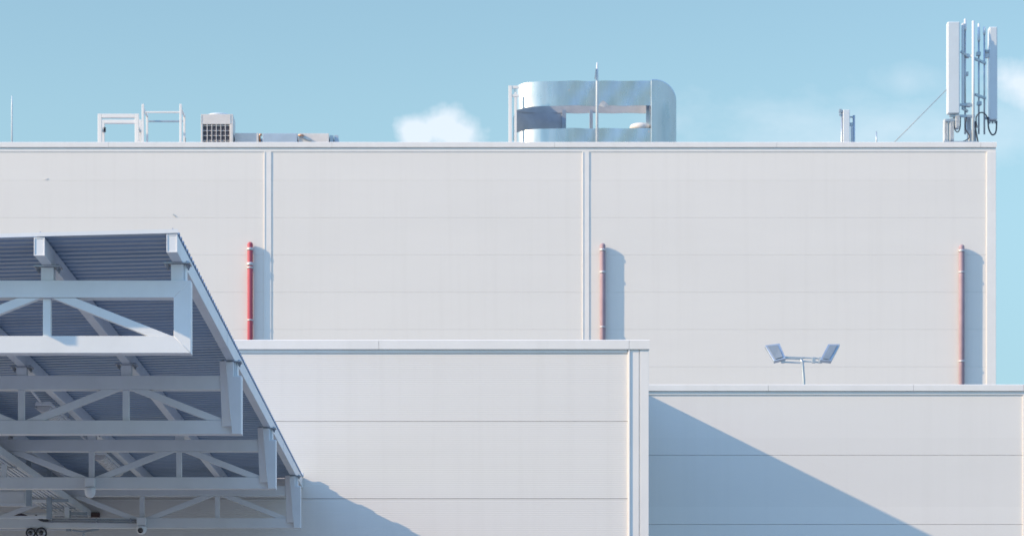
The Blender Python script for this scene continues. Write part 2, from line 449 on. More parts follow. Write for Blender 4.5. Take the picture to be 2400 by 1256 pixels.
# trusses
CH = 40 / S1            # chord depth
TD = .125               # tube depth in y
zt0, zt1 = Z1(657), Z1(697)
zb0, zb1 = Z1(787), Z1(827)
xre = X1(447); xri = X1(407)
xle = XP[NP] - .1
def make_truss(first):
    y = D1
    fr = MB()
    fr.prism([(xle, zt0), (xre, zt0), (xre, zb1), (xle, zb1), (xle, zb0), (xri, zb0), (xri, zt1), (xle, zt1)], y, y + TD)
    t = fr.build('truss', M['steel'], can, .0025, 2)
    for a_, b_ in (((xri + .004, zt1 + .004), (xre - .004, zt0 - .004)), ((xri + .004, zb0 - .004), (xre - .004, zb1 + .004))):
        sm = MB(); sm.tube([(a_[0], y - .0002, a_[1]), (b_[0], y - .0002, b_[1])], .0016, 6); sm.build('weld_seam', M['weld'], t)
    VW = 18.5 / S1
    for i in range(NP + 1):
        x = XP[i] - .006 if i else None
        zc = ZPB0 - DROP * i
        sw = 30 / S1
        st = MB(); st.box(XP[i] - sw/2, XP[i] + sw/2, y + .015, y + TD - .015, zt0 + .001, zc - .0125)
        if i == 0: st.box(XP[i] + sw/2 + .001, XP[i] + sw/2 + .014, y + .03, y + .16, zt0 + .001, zc - .0125)
        st.build('stub_post', M['steel'], t, .004, 2)
        pl = MB(); pl.box(XP[i] - .098, XP[i] + .098, y - .005, y + TD + .005, zc - .0118, zc - .0004)
        po = pl.build('flange_plate', M['zinc'], t, .0015)
        if i < 5:
            for sx in (-1, 1):
                for yy in (y + .026, y + TD - .026):
                    bl = MB(); c = (XP[i] + sx * .074, yy, zc)
                    bl.lathe(c, (0,0,-1), [(.0125, -.010), (.0125, -.0002), (.0125, .012), (.016, .0121), (.016, .015), (.0125, .0152), (.0125, .026), (.007, .0262), (.007, .042)], 8)
                    bl.build('bolt', M['zinc'], t)
        if x is not None:
            vm = MB(); vm.box(x - VW/2, x + VW/2, y + .03, y + .03 + VW, zb0 + .001, zt1 - .001)
            vm.build('vertical', M['steel'], t, .004, 2)
    # diagonals: odd posts meet at the top chord, even ones at the bottom chord
    for i in range(NP):
        hi, lo_ = (i, i + 1) if i % 2 == 1 else (i + 1, i)
        xh, xl_ = XP[hi] - .006, XP[lo_] - .006
        if lo_ == 0: xl_ = xri
        s = 1 if xl_ > xh else -1
        w0 = 56 / S1
        a0 = xh + s * (12 / S1); b0 = xl_ - s * (4 / S1) if lo_ == 0 else xl_ - s * (12 / S1)
        poly = [(a0, zt1 - .001), (a0 + s * w0, zt1 - .001), (b0, zb0 + .001), (b0 - s * w0, zb0 + .001)]
        dg = MB(); dg.prism(poly, y + .008, y + .008 + .06)
        dg.build('diagonal', M['steel'], t, .004, 2)
    col = MB(); col.box(xle + .02, xle + .16, y + .002, y + .14, 0, zb1 - .012); col.box(xle - .04, xle + .22, y - .06, y + .2, 0, .012); col.box(xle - .0, xle + .18, y - .02, y + .16, zb1 - .012, zb1 - .001)
    col.build('column', M['steel'], t, .006, keep=True)
    return t
def end_bracket(t, y):
    rid_t, rid_b = (X1(402), Z1(620)), (X1(420), Z1(829))
    yf = y - .055
    mb = MB()
    mb.prism([rid_t, rid_b, (X1(446.5), Z1(829)), (X1(446.5), Z1(662)), (X1(425), Z1(662)), (X1(425), Z1(620))], yf, yf + .048)
    mb.build('end_plate', M['steel'], t, .003)
    fg = MB()
    th = .006
    q = [(X1(383), y - .012, Z1(617)), (X1(402) - .001, yf + .001, Z1(617)), (X1(417.5), yf + .001, Z1(806)), (X1(390), y - .012, Z1(806))]
    q2 = [(a + .004, b + th, c) for a, b, c in q]
    fg.hull_pair(q, q2)
    fg.build('end_flange', M['steel'], t)
    wd = MB(); rnd = random.Random(3)
    for f0, f1 in ((.04, .18), (.62, .80)):
        pts = []
        for k in range(9):
            f = f0 + (f1 - f0) * k / 8
            pts.append((rid_t[0] + (rid_b[0]-rid_t[0]) * f + .001, yf - .001, rid_t[1] + (rid_b[1]-rid_t[1]) * f))
        wd.tube(pts, .004, 6, radii=[rnd.uniform(.002, .006) for _ in pts])
    wd.build('weld_bead', M['weld'], t, keep=True)
t1 = make_truss(True)
t2 = copy_tree(t1, can); t2.location = t1.location + Vector((0, T_STEP, 0))
bpy.context.view_layer.update()
class _Off: pass
# bracket built at the second truss, then copied with it
tb_parent = t2
def end_bracket_on(t):
    off = wloc(t) - wloc(t1)
    y = D1 + off.y
    end_bracket(t, y)
# mesh vertices of truss copies are stored relative to wloc of t1's parent space
end_bracket_on(t2)
t3 = copy_tree(t2, can); t3.location = t1.location + Vector((0, 2 * T_STEP, 0))
t4 = copy_tree(t2, can); t4.location = t1.location + Vector((0, 3 * T_STEP, 0))
Y2, Y3, Y4 = D1 + T_STEP, D1 + 2 * T_STEP, D1 + 3 * T_STEP

# ------------------------------------------------------------------ things hung under the canopy
def tube_light(y0, y1, label):
    zc = ZPB0 - 2 * DROP - .075; x = XP[2] - .125
    t = thing('strip_light', (x, y0, zc), label, 'light fitting', 'strip lights beside the purlin')
    b = MB(); pr = []
    for k in range(13):
        a = math.pi + math.pi * k / 12
        pr.append((.078 * math.cos(a), .062 * math.sin(a)))
    A = [(x + a, y0, zc + b_) for a, b_ in pr]; Bq = [(x + a, y1, zc + b_) for a, b_ in pr]
    b.hull_pair(A, Bq); b.build('diffuser', M['diffuser'], t, .008, 3)
    h = MB(); h.prism([(x - .085, zc + .001), (x + .085, zc + .001), (x + .07, zc + .045), (x - .07, zc + .045)], y0 - .012, y1 + .012)
    h.build('housing', M['plastic'], t, .006)
    e = MB()
    for f in (.15, .85):
        yy = y0 + (y1 - y0) * f
        e.box(x - .012, XP[2] - PW/2 - .001, yy, yy + .03, zc + .046, zc + .052)
        e.box(XP[2] - PW/2 - .007, XP[2] - PW/2 - .001, yy, yy + .03, zc + .053, zc + .12)
    e.build('bracket', M['zinc'], t, keep=True)
    c = MB(); c.tube([(x - .02, y0 - .01, zc + .03), (x - .03, y0 - .10, zc + .05), (x - .06, y0 - .35, zc + .10), (x - .11, y0 - .8, zc + .14)], .012, 8)
    c.build('supply_cable', M['plastic'], t)
    cl = MB()
    for f in (.0, .98):
        yy = y0 + (y1 - y0) * f
        cl.box(x - .088, x - .06, yy, yy + .03, zc - .02, zc + .03)
    cl.build('clip', M['zinc'], t)
    return t
tube_light(25.45, 26.85, 'frosted strip light beside a purlin between the second and third trusses')
tube_light(29.45, 31.1, 'frosted strip light beside a purlin between the third and fourth trusses')

def dome_camera(px0, px1, py0, py1, pyb, y, label, turret):
    xa, xb = PX(px0, y), PX(px1, y); za, zbm = PZ(py0, y), PZ(py1, y); zl = PZ(pyb, y)
    xm = (xa + xb) / 2; w_ = xb - xa
    t = thing('security_camera', (xm, y, zbm), label, 'camera')
    b = MB(); b.box(xa, xb, y - w_ * .75, y - .001, zbm + .003, za); b.build('mount_box', M['plastic'], t, .008, 3)
    rr = w_ / 2 * 1.12; hgt = zbm - zl
    d = MB(); cy = y - w_ * .42
    prof = [(rr * .92, 0), (rr, -.012), (rr, -hgt * .3)]
    for k in range(1, 9):
        a = math.pi/2 * k / 8
        prof.append((rr * math.cos(a), -hgt * .3 - hgt * .7 * math.sin(a)))
    d.lathe((xm, cy, zbm), (0,0,1), prof, 24); do = d.build('dome', M['plastic'], t)
    rg = MB(); rg.lathe((xm, cy, zbm + .0025), (0,0,1), [(rr * .86, 0), (rr * .86, -.004)], 24); rg.build('seal_ring', M['dark'], t)
    if turret:
        ln = MB(); c = Vector((xm - rr * .12, cy - rr * .86, zbm - hgt * .55))
        ln.lathe(c, (-.12, -1, -.25), [(rr * .52, -.02), (rr * .52, .008), (rr * .44, .012), (rr * .40, .004), (.001, .009)], 20)
        ln.build('lens', M['glass'], do)
    return t
dome_camera(201, 224, 1120, 1143, 1168, Y3, 'white dome camera on the lower chord of the third truss', False)
dome_camera(322, 344, 1213, 1233, 1253, Y4, 'white turret camera with round black lens on the farthest truss', True)

# conduit pair feeding the turret camera
cd = thing('conduit', P(115, 1218, Y4), 'pair of thin grey conduits clipped along the farthest truss to the turret camera', 'conduit')
c = MB()
for py in (1216, 1221.5):
    c.tube([P(112, py, Y4 - .018), P(321, py + 2.5, Y4 - .018)], .0095, 8)
c.build('pipe', M['cable_grey'], cd)
c = MB()
for px in (120, 225, 305):
    c.box(PX(px, Y4), PX(px, Y4) + .018, Y4 - .032, Y4 - .001, PZ(1224.5, Y4), PZ(1214, Y4))
c.build('clip', M['zinc'], cd)
c = MB(); c.tube([P(83, 1207, Y4 - .03), P(88, 1212, Y4 - .035), P(95, 1217, Y4 - .035), P(103, 1219.5, Y4 - .03), P(113, 1219, Y4 - .02)], .017, 10)
c.build('flexible_hose', M['cable'], cd)

# twin round spotlights under the farthest truss
sp = thing('twin_spotlight', P(84, 1237, Y4), 'pair of round dark rimmed spotlights under the farthest truss', 'spotlight')
b = MB(); b.box(PX(62, Y4), PX(108, Y4), Y4 + .01, Y4 + .07, PZ(1237, Y4) - .03, PZ(1237, Y4) - .004); b.build('mount_bar', M['zinc'], sp, .003)
for px, rr in ((72, .062), (97, .071)):
    c = P(px, 1248, Y4 - .02)
    h = MB(); h.lathe(c, (0,-1,0), [(rr * .6, -.12), (rr * .9, -.06), (rr, 0), (rr, .02), (rr * .86, .022), (rr * .8, .006)], 24)
    ho = h.build('lamp_head', M['dark'], sp)
    q = MB(); q.lathe(c, (0,-1,0), [(rr * .79, .007), (rr * .74, .012), (rr * .52, .006), (rr * .5, .012), (.001, .014)], 24)
    q.build('lens', M['reflector'], ho)
    q = MB(); q.lathe(c, (0,-1,0), [(rr * .4, .0145), (rr * .36, .018), (.001, .02)], 18); q.build('bulb_cover', M['glass'], ho)
    a = MB(); a.tube([c + Vector((0, .06, rr * .7)), c + Vector((0, .06, rr * 1.05))], .012, 8); a.build('yoke', M['dark'], ho)

# cable tray running back through the trusses
tx1 = PX(215, D_BLOCK); tx0 = tx1 - .46; tz = PZ(1212, D_BLOCK)
ty0, ty1 = 24.6, D_BLOCK - .08
ct_ = thing('cable_tray', (tx0, ty0, tz), 'ribbed grey cable tray hung under the canopy at the left, running back to the wall', 'cable tray')
b = MB()
n = 9
for k in range(n):
    x = tx0 + .03 + (tx1 - tx0 - .06) * k / (n - 1)
    b.box(x - .013, x + .013, ty0, ty1, tz - .012 + (.0 if k % 2 else .006), tz + .014)
b.box(tx1 - .012, tx1, ty0, ty1, tz - .004, tz + .085); b.box(tx0, tx0 + .012, ty0, ty1, tz - .004, tz + .085)
b.build('tray', M['steel'], ct_, .002, keep=True)
b = MB(); b.box(tx0 + .0125, tx1 - .0125, ty0, ty1, tz + .0145, tz + .017); b.build('tray_pan', M['sheet'], ct_)
cb = MB()
for k in range(6):
    x = tx0 + .06 + k * .065
    pts = [(x + random.uniform(-.012, .012), ty0 + (ty1 - ty0) * j / 10, tz + .036 + random.uniform(-.003, .006)) for j in range(11)]
    cb.tube(pts, random.uniform(.013, .02), 8)
cb.build('cable', M['cable_grey'], ct_)
ru = MB()
yy = ty0 + .3
while yy < ty1:
    ru.box(tx0 + .013, tx1 - .013, yy, yy + .03, tz - .026, tz - .0125); yy += 1.1
ru.build('rung', M['zinc'], ct_)
for hy in (25.6, 29.9, 31.4, 33.0):
    hx = -4.95
    h = MB(); h.box(hx - .028, hx + .028, hy, hy + .05, 4.66, ZPB0 - 3 * DROP - .001)
    h.box(hx + .029, hx + .034, hy - .004, hy + .05, 4.66, ZPB0 - 3 * DROP - .002)
    ho = h.build('hanger', M['mast'], ct_, .002, keep=True)
    a = MB(); a.box(hx - 1.5, hx - .03, hy + .004, hy + .046, 4.862, 4.90); a.box(hx - 1.5, hx - .03, hy + .004, hy + .046, 4.665, 4.70)
    a.build('cross_arm', M['steel'], ho, .003)
    a = MB(); a.box(hx + .035, hx + .24, hy + .004, hy + .046, tz - .066, tz - .0265); a.build('support_foot', M['mast'], ho, .003)

jb = thing('trunking_box', (-5.6, 30.0, 4.70), 'pale metal trunking box resting on the cable tray hangers at far left', 'trunking')
b = MB(); b.box(-6.3, -5.0, 30.02, 30.32, 4.703, 4.858); b.build('body', M['steel'], jb, .006)
b = MB(); b.box(-6.28, -5.02, 30.014, 30.019, 4.715, 4.846); b.build('cover', M['plastic'], jb, .002)

wb = MB(); q = [P(13, 1208, Y4 + .02), P(58, 1208, Y4 + .02), P(62, 1203, Y4 + .02), P(50, 1197.5, Y4 + .02), P(34, 1200, Y4 + .02)]  # solid dark wedge added in place of a shaded hole
zsh = zb0 - min(v.z for v in q) + .0015
q = [v + Vector((0, 0, zsh)) for v in q]
wb.hull_pair(q, [v + Vector((.03, .09, 0)) for v in q])
wo = wb.build('dark_gap_wedge', M['plum'], None, .006); tag(wo, 'dark wedge standing in for a shaded hole, on the lower chord of the farthest truss', 'dark wedge')
bb = thing('junction_box', P(222, 1212, D_BLOCK), 'small brown junction box on the shaded annex wall', 'box')
b = MB(); b.box(PX(206, D_BLOCK), PX(235, D_BLOCK), D_BLOCK - .075, D_BLOCK - .004, PZ(1212, D_BLOCK), PZ(1201, D_BLOCK)); bo = b.build('body', M['brown'], bb, .006)
b = MB(); b.box(PX(208, D_BLOCK), PX(233, D_BLOCK), D_BLOCK - .082, D_BLOCK - .0755, PZ(1210.5, D_BLOCK), PZ(1202.5, D_BLOCK)); b.build('lid', M['brown'], bb, .002)
wl = thing('wall_lamp', P(195, 1256, D_BLOCK), 'thin armed wall lamp low on the shaded annex wall', 'lamp')
b = MB(); b.beam(P(170, 1242, D_BLOCK - .3), P(196, 1245, D_BLOCK - .3), .05, .018); b.beam(P(196, 1245, D_BLOCK - .3), P(232, 1239, D_BLOCK - .3), .08, .022); b.build('arm', M['mast'], wl, .004)
b = MB(); b.tube([P(195, 1246, D_BLOCK - .3), P(195, 1285, D_BLOCK - .3), P(195, 1295, D_BLOCK - .25), P(195, 1300, D_BLOCK - .003)], .02, 10); b.build('stem', M['plastic'], wl)

# ------------------------------------------------------------------ red vent pipes on the warehouse wall
def pipe(px, pyt, label, m, extra):
    y = D_MAIN; r = .077; cy = y - r - .028
    x = PX(px, y); z1 = PZ(pyt, y); z0 = zb + .02
    t = thing('vent_pipe', (x, cy, z0), label, 'pipe', 'pipes on the warehouse wall')
    b = MB(); prof = [(r, 0), (r, z1 - z0 - r * .9)]
    for k in range(1, 7):
        a = math.pi / 2 * k / 6; prof.append((r * math.cos(a), z1 - z0 - r * .9 + r * .9 * math.sin(a)))
    b.lathe((x, cy, z0), (0,0,1), prof, 24); b.build('pipe', m, t)
    for py, hh in extra:
        z = PZ(py, y)
        c = MB(); c.lathe((x, cy, z), (0,0,1), [(r + .0005, -hh), (r + .012, -hh), (r + .012, hh), (r + .0005, hh)], 24)
        c.box(x - .02, x + .02, cy + r + .0125, y - .003, z - hh, z + hh)
        c.build('clamp', M['clamp'], t, keep=True)
    return t
pipe(587, 569, 'bright red pipe with silver clamps by the left cover strip of the warehouse', M['red'],
     ((586, .035), (621, .045), (629.5, .022), (752, .018), (860, .018)))
pipe(1412, 572, 'dull greyish red pipe between the middle cover strip and the block roof', M['red_dull'], ((588, .03), (640, .03), (768, .018)))
pipe(2252, 575, 'dull greyish red pipe near the right corner of the warehouse wall', M['red_dull'], ((590, .03), (848, .022), (640, .02)))

# ------------------------------------------------------------------ rooftop objects
ZR = zt - .149       # roof deck
def rod(px, pyt, d, r, label, m='radome'):
    x = PX(px, d); z1 = PZ(pyt, d)
    t = thing('lightning_rod', (x, d, ZR), label, 'rod', 'rods on the warehouse roof')
    b = MB(); b.tube([(x, d, ZR + .03), (x, d, z1 - .25), (x, d, z1)], r, 10, radii=[r, r * .9, r * .55]); b.build('rod', M[m], t)
    b = MB(); b.lathe((x, d, ZR), (0,0,1), [(.14, 0), (.14, .03), (.04, .05)], 16); b.build('base', M['mast'], t)
    return t
rod(28, 225, D_MAIN + .9, .024, 'thin white rod alone on the roof at far left')
rod(2054, 308, D_MAIN + 1.2, .026, 'short grey rod on the roof between the small and large antennas', 'mast')
r3 = rod(1399.5, 147, D_MAIN + .35, .038, 'tall white rod standing in front of the curved metal duct')
b = MB(); dd = D_MAIN + .3
b.hull_pair([P(1393, 187, dd), P(1396.5, 186, dd), P(1397.5, 162, dd), P(1396, 160, dd)], [P(1393, 187, dd + .03), P(1396.5, 186, dd + .03), P(1397.5, 162, dd + .03), P(1396, 160, dd + .03)])
b.build('flag_bracket', M['mast'], r3)

# portal frame (left)
d = D_MAIN + .5
fa = thing('roof_frame', P(277, 333, d), 'low white square tube portal frame on the roof', 'frame')
def portal(mb, x0, x1, zt_, y, w_):
    mb.box(x0, x0 + w_, y, y + w_, ZR, zt_); mb.box(x1 - w_, x1, y, y + w_, ZR, zt_)
    mb.box(x0 + w_ + .0005, x1 - w_ - .0005, y, y + w_, zt_ - w_, zt_)
xa, xb_ = PX(229, d), PX(325, d); zp = PZ(267, d)
b = MB(); portal(b, xa, xb_, zp, d, .108); b.build('front_portal', M['trim'], fa, .008)
b = MB(); portal(b, xa, xb_, zp - .0, d + .65, .10); b.build('rear_portal', M['trim'], fa, .008)
b = MB(); 
for x in (xa, xb_ - .09): b.box(x + .02, x + .07, d + .1085, d + .6495, zp - .34, zp - .29)
b.build('side_rail', M['mast'], fa, .004)
# ladder guard (right)
d = D_MAIN + .45
fb = thing('ladder_guard', P(384, 333, d), 'taller white guard rail with projecting posts on the roof', 'railing')
xa, xb_ = PX(332, d), PX(426, d); zp = PZ(244, d); zrail = PZ(261, d)
b = MB()
for x in (xa, xb_ - .065):
    b.box(x, x + .065, d, d + .065, ZR, zp); b.box(x, x + .06, d + 1.0, d + 1.06, ZR, zp - .02)
b.build('post', M['trim'], fb, .006)
b = MB(); b.box(xa + .066, xb_ - .066, d + .01, d + .05, zrail - .045, zrail); b.build('front_rail', M['trim'], fb, .006)
b = MB(); b.box(xa + .066, xb_ - .066, d + 1.0, d + 1.05, zrail - .045, zrail); b.build('rear_rail', M['mast'], fb, .006)
b = MB()
for x in (xa, xb_ - .065): b.box(x + .01, x + .05, d + .0655, d + .9995, zp - .11, zp - .04)
b.build('side_rail', M['trim'], fb, .006)
b = MB(); b.box(xb_ - .05, xb_ + .0, d + 1.061, d + 1.10, PZ(312, d), PZ(300, d)); b.box(PX(238, d), PX(243, d), d + .4, d + .45, PZ(301, d), PZ(290, d)); b.build('latch', M['dark'], fb)

# air conditioner
d = D_MAIN + .6
xa, xb_ = PX(471, d), PX(546, d); zt_ = PZ(268, d); zg = PZ(291.5, d)
ac = thing('air_conditioner', ((xa+xb_)/2, d, ZR), 'beige outdoor air conditioner with grid front and round fan top', 'air conditioner')
b = MB(); b.box(xa, xb_, d, d + .78, zg, zt_)
b.box(xa, xa + .045, d + .0, d + .05, ZR + .03, zg - .0005); b.box(xb_ - .085, xb_, d, d + .05, ZR + .03, zg - .0005)
b.box(xa, xb_, d + .74, d + .78, ZR + .03, zg - .0005); b.box(xa, xb_, d, d + .74, ZR, ZR + .0295)
b.box(xb_ - .02, xb_, d + .0505, d + .7395, ZR + .03, zg - .0005)
b.build('cabinet', M['beige'], ac, .008, keep=True)
b = MB(); b.box(xa + .05, xb_ - .09, d + .06, d + .6, ZR + .035, zg - .004); b.build('coil', M['coil'], ac, keep=True)
b = MB(); gx0, gx1 = xa + .046, xb_ - .086; gz0, gz1 = ZR + .03, zg - .001
for k in range(7):
    x = gx0 + (gx1 - gx0) * k / 6; b.box(x - .009, x + .009, d + .01, d + .028, gz0, gz1)
for k in range(6):
    z = gz0 + (gz1 - gz0) * (k + .35) / 5.6; b.box(gx0, gx1, d + .029, d + .045, z - .008, z + .008)
b.build('grille', M['beige'], ac, keep=True)
b = MB(); b.box(xa + .012, xa + .03, d - .004, d - .0005, zg + .02, zt_ - .02); b.box(xb_ - .075, xb_ - .052, d - .004, d - .0005, zg + .02, zt_ - .02); b.build('seam', M['mast'], ac, keep=True)
b = MB(); b.lathe(((xa+xb_)/2 + .02, d + .39, zt_ + .001), (0,0,1), [(.36, 0), (.36, .03), (.33, .055), (.2, .085), (.001, .09)], 28); b.build('fan_guard', M['radome'], ac)

# long low ventilation unit
d = D_MAIN + .8
zl = PZ(313, d)
vu = thing('ventilation_unit', (PX(670, d), d, ZR), 'long low beige ventilation unit with blue grey middle panel beside the air conditioner', 'ventilation unit')
b = MB(); b.box(PX(550, d), PX(606, d), d, d + .9, ZR, zl + .01); b.box(PX(700, d), PX(771, d), d, d + .9, ZR, zl); b.box(PX(550, d), PX(771, d), d + .5, d + .95, ZR, zl - .02); b.build('casing', M['beige'], vu, .008)
b = MB(); b.box(PX(616, d), PX(697, d), d - .05, d + .45, ZR, zl - .01); b.build('middle_panel', M['bluegrey'], vu, .01)
b = MB(); b.tube([P(609, 333, d + .1), P(608, 320, d + .05), P(610, 316, d + .02), P(614, 316, d + .02)], .035, 10); b.tube([P(699, 318, d - .06), P(707, 317, d - .07), P(712, 319, d - .05)], .03, 10); b.build('fitting', M['copper'], vu)
b = MB(); b.beam(P(706, 318, d - .04), P(728, 329, d - .02), .05, .07); b.box(PX(773, d), PX(781, d), d + .05, d + .6, ZR, zl - .04); b.build('bracket', M['mast'], vu, .004)  # slanted dark beam builds a shadow on the casing as a solid; box is bracket
b = MB(); b.prism([(PX(783, d), ZR), (PX(783, d), zl - .02), (PX(792, d), zl - .02), (PX(797, d), ZR)], d + .1, d + .7); b.build('end_cap', M['bluegrey'], vu, .006)

# curved sheet metal duct
d = D_MAIN + 1.0
du = thing('curved_duct', (PX(1390, d), d, ZR), 'large shiny curved sheet metal duct with a slot through its middle on the roof', 'duct')
DEP = 1.5
xs = PX(1525, d); xl_ = PX(1311, d); rx = xl_ - PX(1206, d)
def path(n_end=22):
    pts = [(xs - (xs - xl_) * k / 24, d) for k in range(24)]
    for k in range(n_end + 1):
        a = -math.pi/2 - math.pi * k / n_end
        pts.append((xl_ + rx * math.cos(a), d + DEP/2 + DEP/2 * math.sin(a)))
    pts += [(xl_ + (xs - xl_) * k / 24, d + DEP) for k in range(1, 25)]
    return pts
def band(name, z0f, z1f, m, lo=0, hi=None):
    pts = path()[lo:hi]; mb = MB(); rnd = random.Random(name)
    n = len(pts); rows = 5; vs = []
    for j in range(rows):
        for i, (x, y) in enumerate(pts):
            f = j / (rows - 1)
            dent = .012 * math.sin(i * .9 + j * 1.3) * (1 if i < 22 else .2) + rnd.uniform(-.004, .004)
            ra = min(1, max(0, (y - d - DEP * .45) / (DEP * .5)))
            zl0 = z0f + (.17 * ra if name == 'upper_band' else 0)
            z = zl0 + (z1f - zl0) * f
            if j in (0, rows - 1): z += .008 * math.sin(i * .7)
            vs.append((x, y + dent, z))
    fs = [(j*n+i, j*n+i+1, (j+1)*n+i+1, (j+1)*n+i) for j in range(rows-1) for i in range(n-1)]
    mb.add(vs, fs, True)
    o = mb.build(name, m, du, keep=True)
    if m is M['galv']:
        li = MB(); cx = (xs + xl_) / 2; cy = d + DEP / 2
        li.v = [Vector((v.x + (.008 if v.x < xl_ else 0), v.y + (.008 if v.y < cy else -.008), v.z)) for v in mb.v]
        li.f = [list(reversed(f)) for f in mb.f]; li.smooth = list(mb.smooth)
        li.build('band_lining', M['galv_in'], o, keep=True)
    return o
zu1, zu0 = PZ(190, d), PZ(248, d); zm1 = PZ(301, d)
band('upper_band', zu0, zu1, M['galv'])
band('lower_band', ZR, zm1, M['galv'])
# inner back sheet at the curved end, between the bands
npth = len(path())
band('inner_sheet', zm1 - .02, zu0 + .19, M['galv_in'], 37, 49)
# right hand hood
b = MB(); x0, x1 = xs + .003, PX(1585, d); rc = .62; prf = [(x0, ZR), (x1, ZR)]
ztop = PZ(187, d)
for k in range(13):
    a = math.pi/2 * k / 12; prf.append((x1 - rc + rc * math.cos(a), ztop - rc + rc * math.sin(a)))
prf.append((x0, ztop - .01))
b.prism(prf, d - .05, d + DEP + .05); b.build('end_hood', M['galv'], du, .02, 2)
b = MB()
for p0, p1, y in ((1322, 1332, DEP - .12), (1388, 1396, DEP - .10), (1516, 1524, .25)):
    b.box(PX(p0, d), PX(p1, d), d + y, d + y + .08, ZR, zu0 + .24)
b.build('leg', M['mast'], du, .004)
b = MB(); b.lathe(P(1500, 299, d + .3), (0,0,1), [(.29, -.1), (.29, .02), (.26, .06), (.20, .085), (.001, .09)], 20); b.build('vent_cap', M['beige'], du)
b = MB(); q = [P(1403, 249, d - .02), P(1408, 240, d - .03), P(1413, 236, d - .03), P(1420, 240, d - .03), P(1428, 248, d - .02), P(1416, 252, d - .04)]
b.hull_pair(q, [v + Vector((0, .02, 0)) for v in q]); b.build('bent_flap', M['galv_in'], du)
# ladder at its left end
d = D_MAIN + .7
la = thing('roof_ladder', P(1200, 333, d), 'narrow white ladder frame against the left end of the curved duct', 'ladder')
b = MB(); b.box(PX(1192, d), PX(1200, d), d, d + .09, ZR, PZ(201, d)); b.box(PX(1207, d), PX(1212.5, d), d + .5, d + .56, ZR, PZ(205, d)); b.build('post', M['trim'], la, .006)
b = MB()
for py in (201, 221): b.box(PX(1200, d) + .0005, PX(1216, d), d + .01, d + .07, PZ(py + 6, d), PZ(py, d))
b.build('rung', M['trim'], la, .004)
b = MB(); pts = [P(1204 + 1.2 * math.sin(k * 1.7), 272 + k * 3, d + .1) for k in range(20)]; b.tube(pts, .014, 6); b.build('chain', M['mast'], la)

# large antenna cluster
d = D_MAIN + .9
am = thing('antenna_mast', P(2281, 333, d), 'large mobile phone antenna cluster at the right corner of the roof', 'antenna')
def bar(px0, px1, py0, py1, y, dep): 
    return (PX(px0, y), PX(px1, y), y, y + dep, PZ(py1, y), PZ(py0, y))
def panel_antenna(px0, px1, py0, py1, y, dep):
    b = MB(); b.box(*bar(px0, px1, py0, py1, y, dep)); o = b.build('panel_antenna', M['radome'], am, .03, 3)
    c = MB(); xm = (PX(px0, y) + PX(px1, y)) / 2; zz = PZ(py1, y)
    for k in (-1, 0, 1): c.lathe((xm + k * .08, y + dep/2, zz - .001), (0,0,-1), [(.028, 0), (.028, .07)], 10)
    c.build('connector', M['mast'], o)
    return o
panel_antenna(2221, 2250, 51, 266, d - .1, .22)
panel_antenna(2319, 2338, 63, 281, d + .3, .26)
b = MB(); b.tube([P(2281, 336, d), P(2281, 50, d)], .04, 12); b.build('mast', M['radome'], am)
for px, pt, pr_, y in ((2262, 45, 70, d + .1), (2294, 56, 96, d + .25), (2307, 64, 80, d + .3)):
    x = PX(px, y)
    b = MB(); b.tube([(x, y, PZ(315, y)), (x, y, PZ(pr_, y))], .026, 8); o = b.build('whip_pole', M['mast'], am)
    b = MB(); b.tube([(x, y, PZ(pr_, y) - .02), (x, y, PZ(pr_, y) + .04), (x, y, PZ(pt, y))], .045, 10, radii=[.034, .045, .03]); b.build('radome', M['radome'], o)
b = MB(); b.box(*bar(2255, 2260.5, 54, 256, d + .02, .12)); b.build('slim_antenna', M['radome'], am, .015)
b = MB()
for pa, pb_ in (((2252, 121, d), (2270, 134, d + .1)), ((2281, 132, d), (2262, 131, d + .1)), ((2284, 138, d), (2310, 149, d + .3)), ((2310, 120, d + .3), (2324, 121, d + .4)),
                ((2286, 222, d), (2310, 231, d + .3)), ((2256, 254, d), (2268, 262, d + .1)), ((2250, 246, d), (2282, 247, d)), ((2308, 277, d + .3), (2328, 279, d + .4)), ((2225, 272, d), (2285, 273, d)), ((2216, 283, d), (2245, 281, d))):
    b.beam(P(*pa), P(*pb_), .05, .07)
for px, py in ((2293, 127), (2295, 243), (2269, 247), (2266, 132), (2264, 174)): 
    q = P(px, py, d + .2); b.box(q.x - .06, q.x + .06, q.y - .06, q.y + .06, q.z - .05, q.z + .05)
b.build('bracket', M['mast'], am, .004)
b = MB(); q = P(2316, 121, d + .3); b.box(q.x - .1, q.x + .032, q.y + .04, q.y + .15, q.z - .16, q.z + .06); b.build('tilt_bracket', M['radome'], am, .01)
for p0, p1, y0, y1, yy in ((2213, 2222, 279, 331, .05), (2226, 2236, 277, 330, .0), (2240, 2249, 268, 300, -.05), (2267, 2276, 276, 308, .1), (2270, 2288, 305, 334, .05)):
    b = MB(); b.box(*bar(p0, p1, y0, y1, d + yy, .22)); 
    for k in range(4): 
        x = PX(p0, d + yy) + (PX(p1, d + yy) - PX(p0, d + yy)) * (k + .5) / 4; b.box(x - .008, x + .008, d + yy - .02, d + yy - .0005, PZ(y1 - 3, d + yy), PZ(y0 + 3, d + yy))
    b.build('radio_unit', M['radio'], am, .008, keep=True)
b = MB()
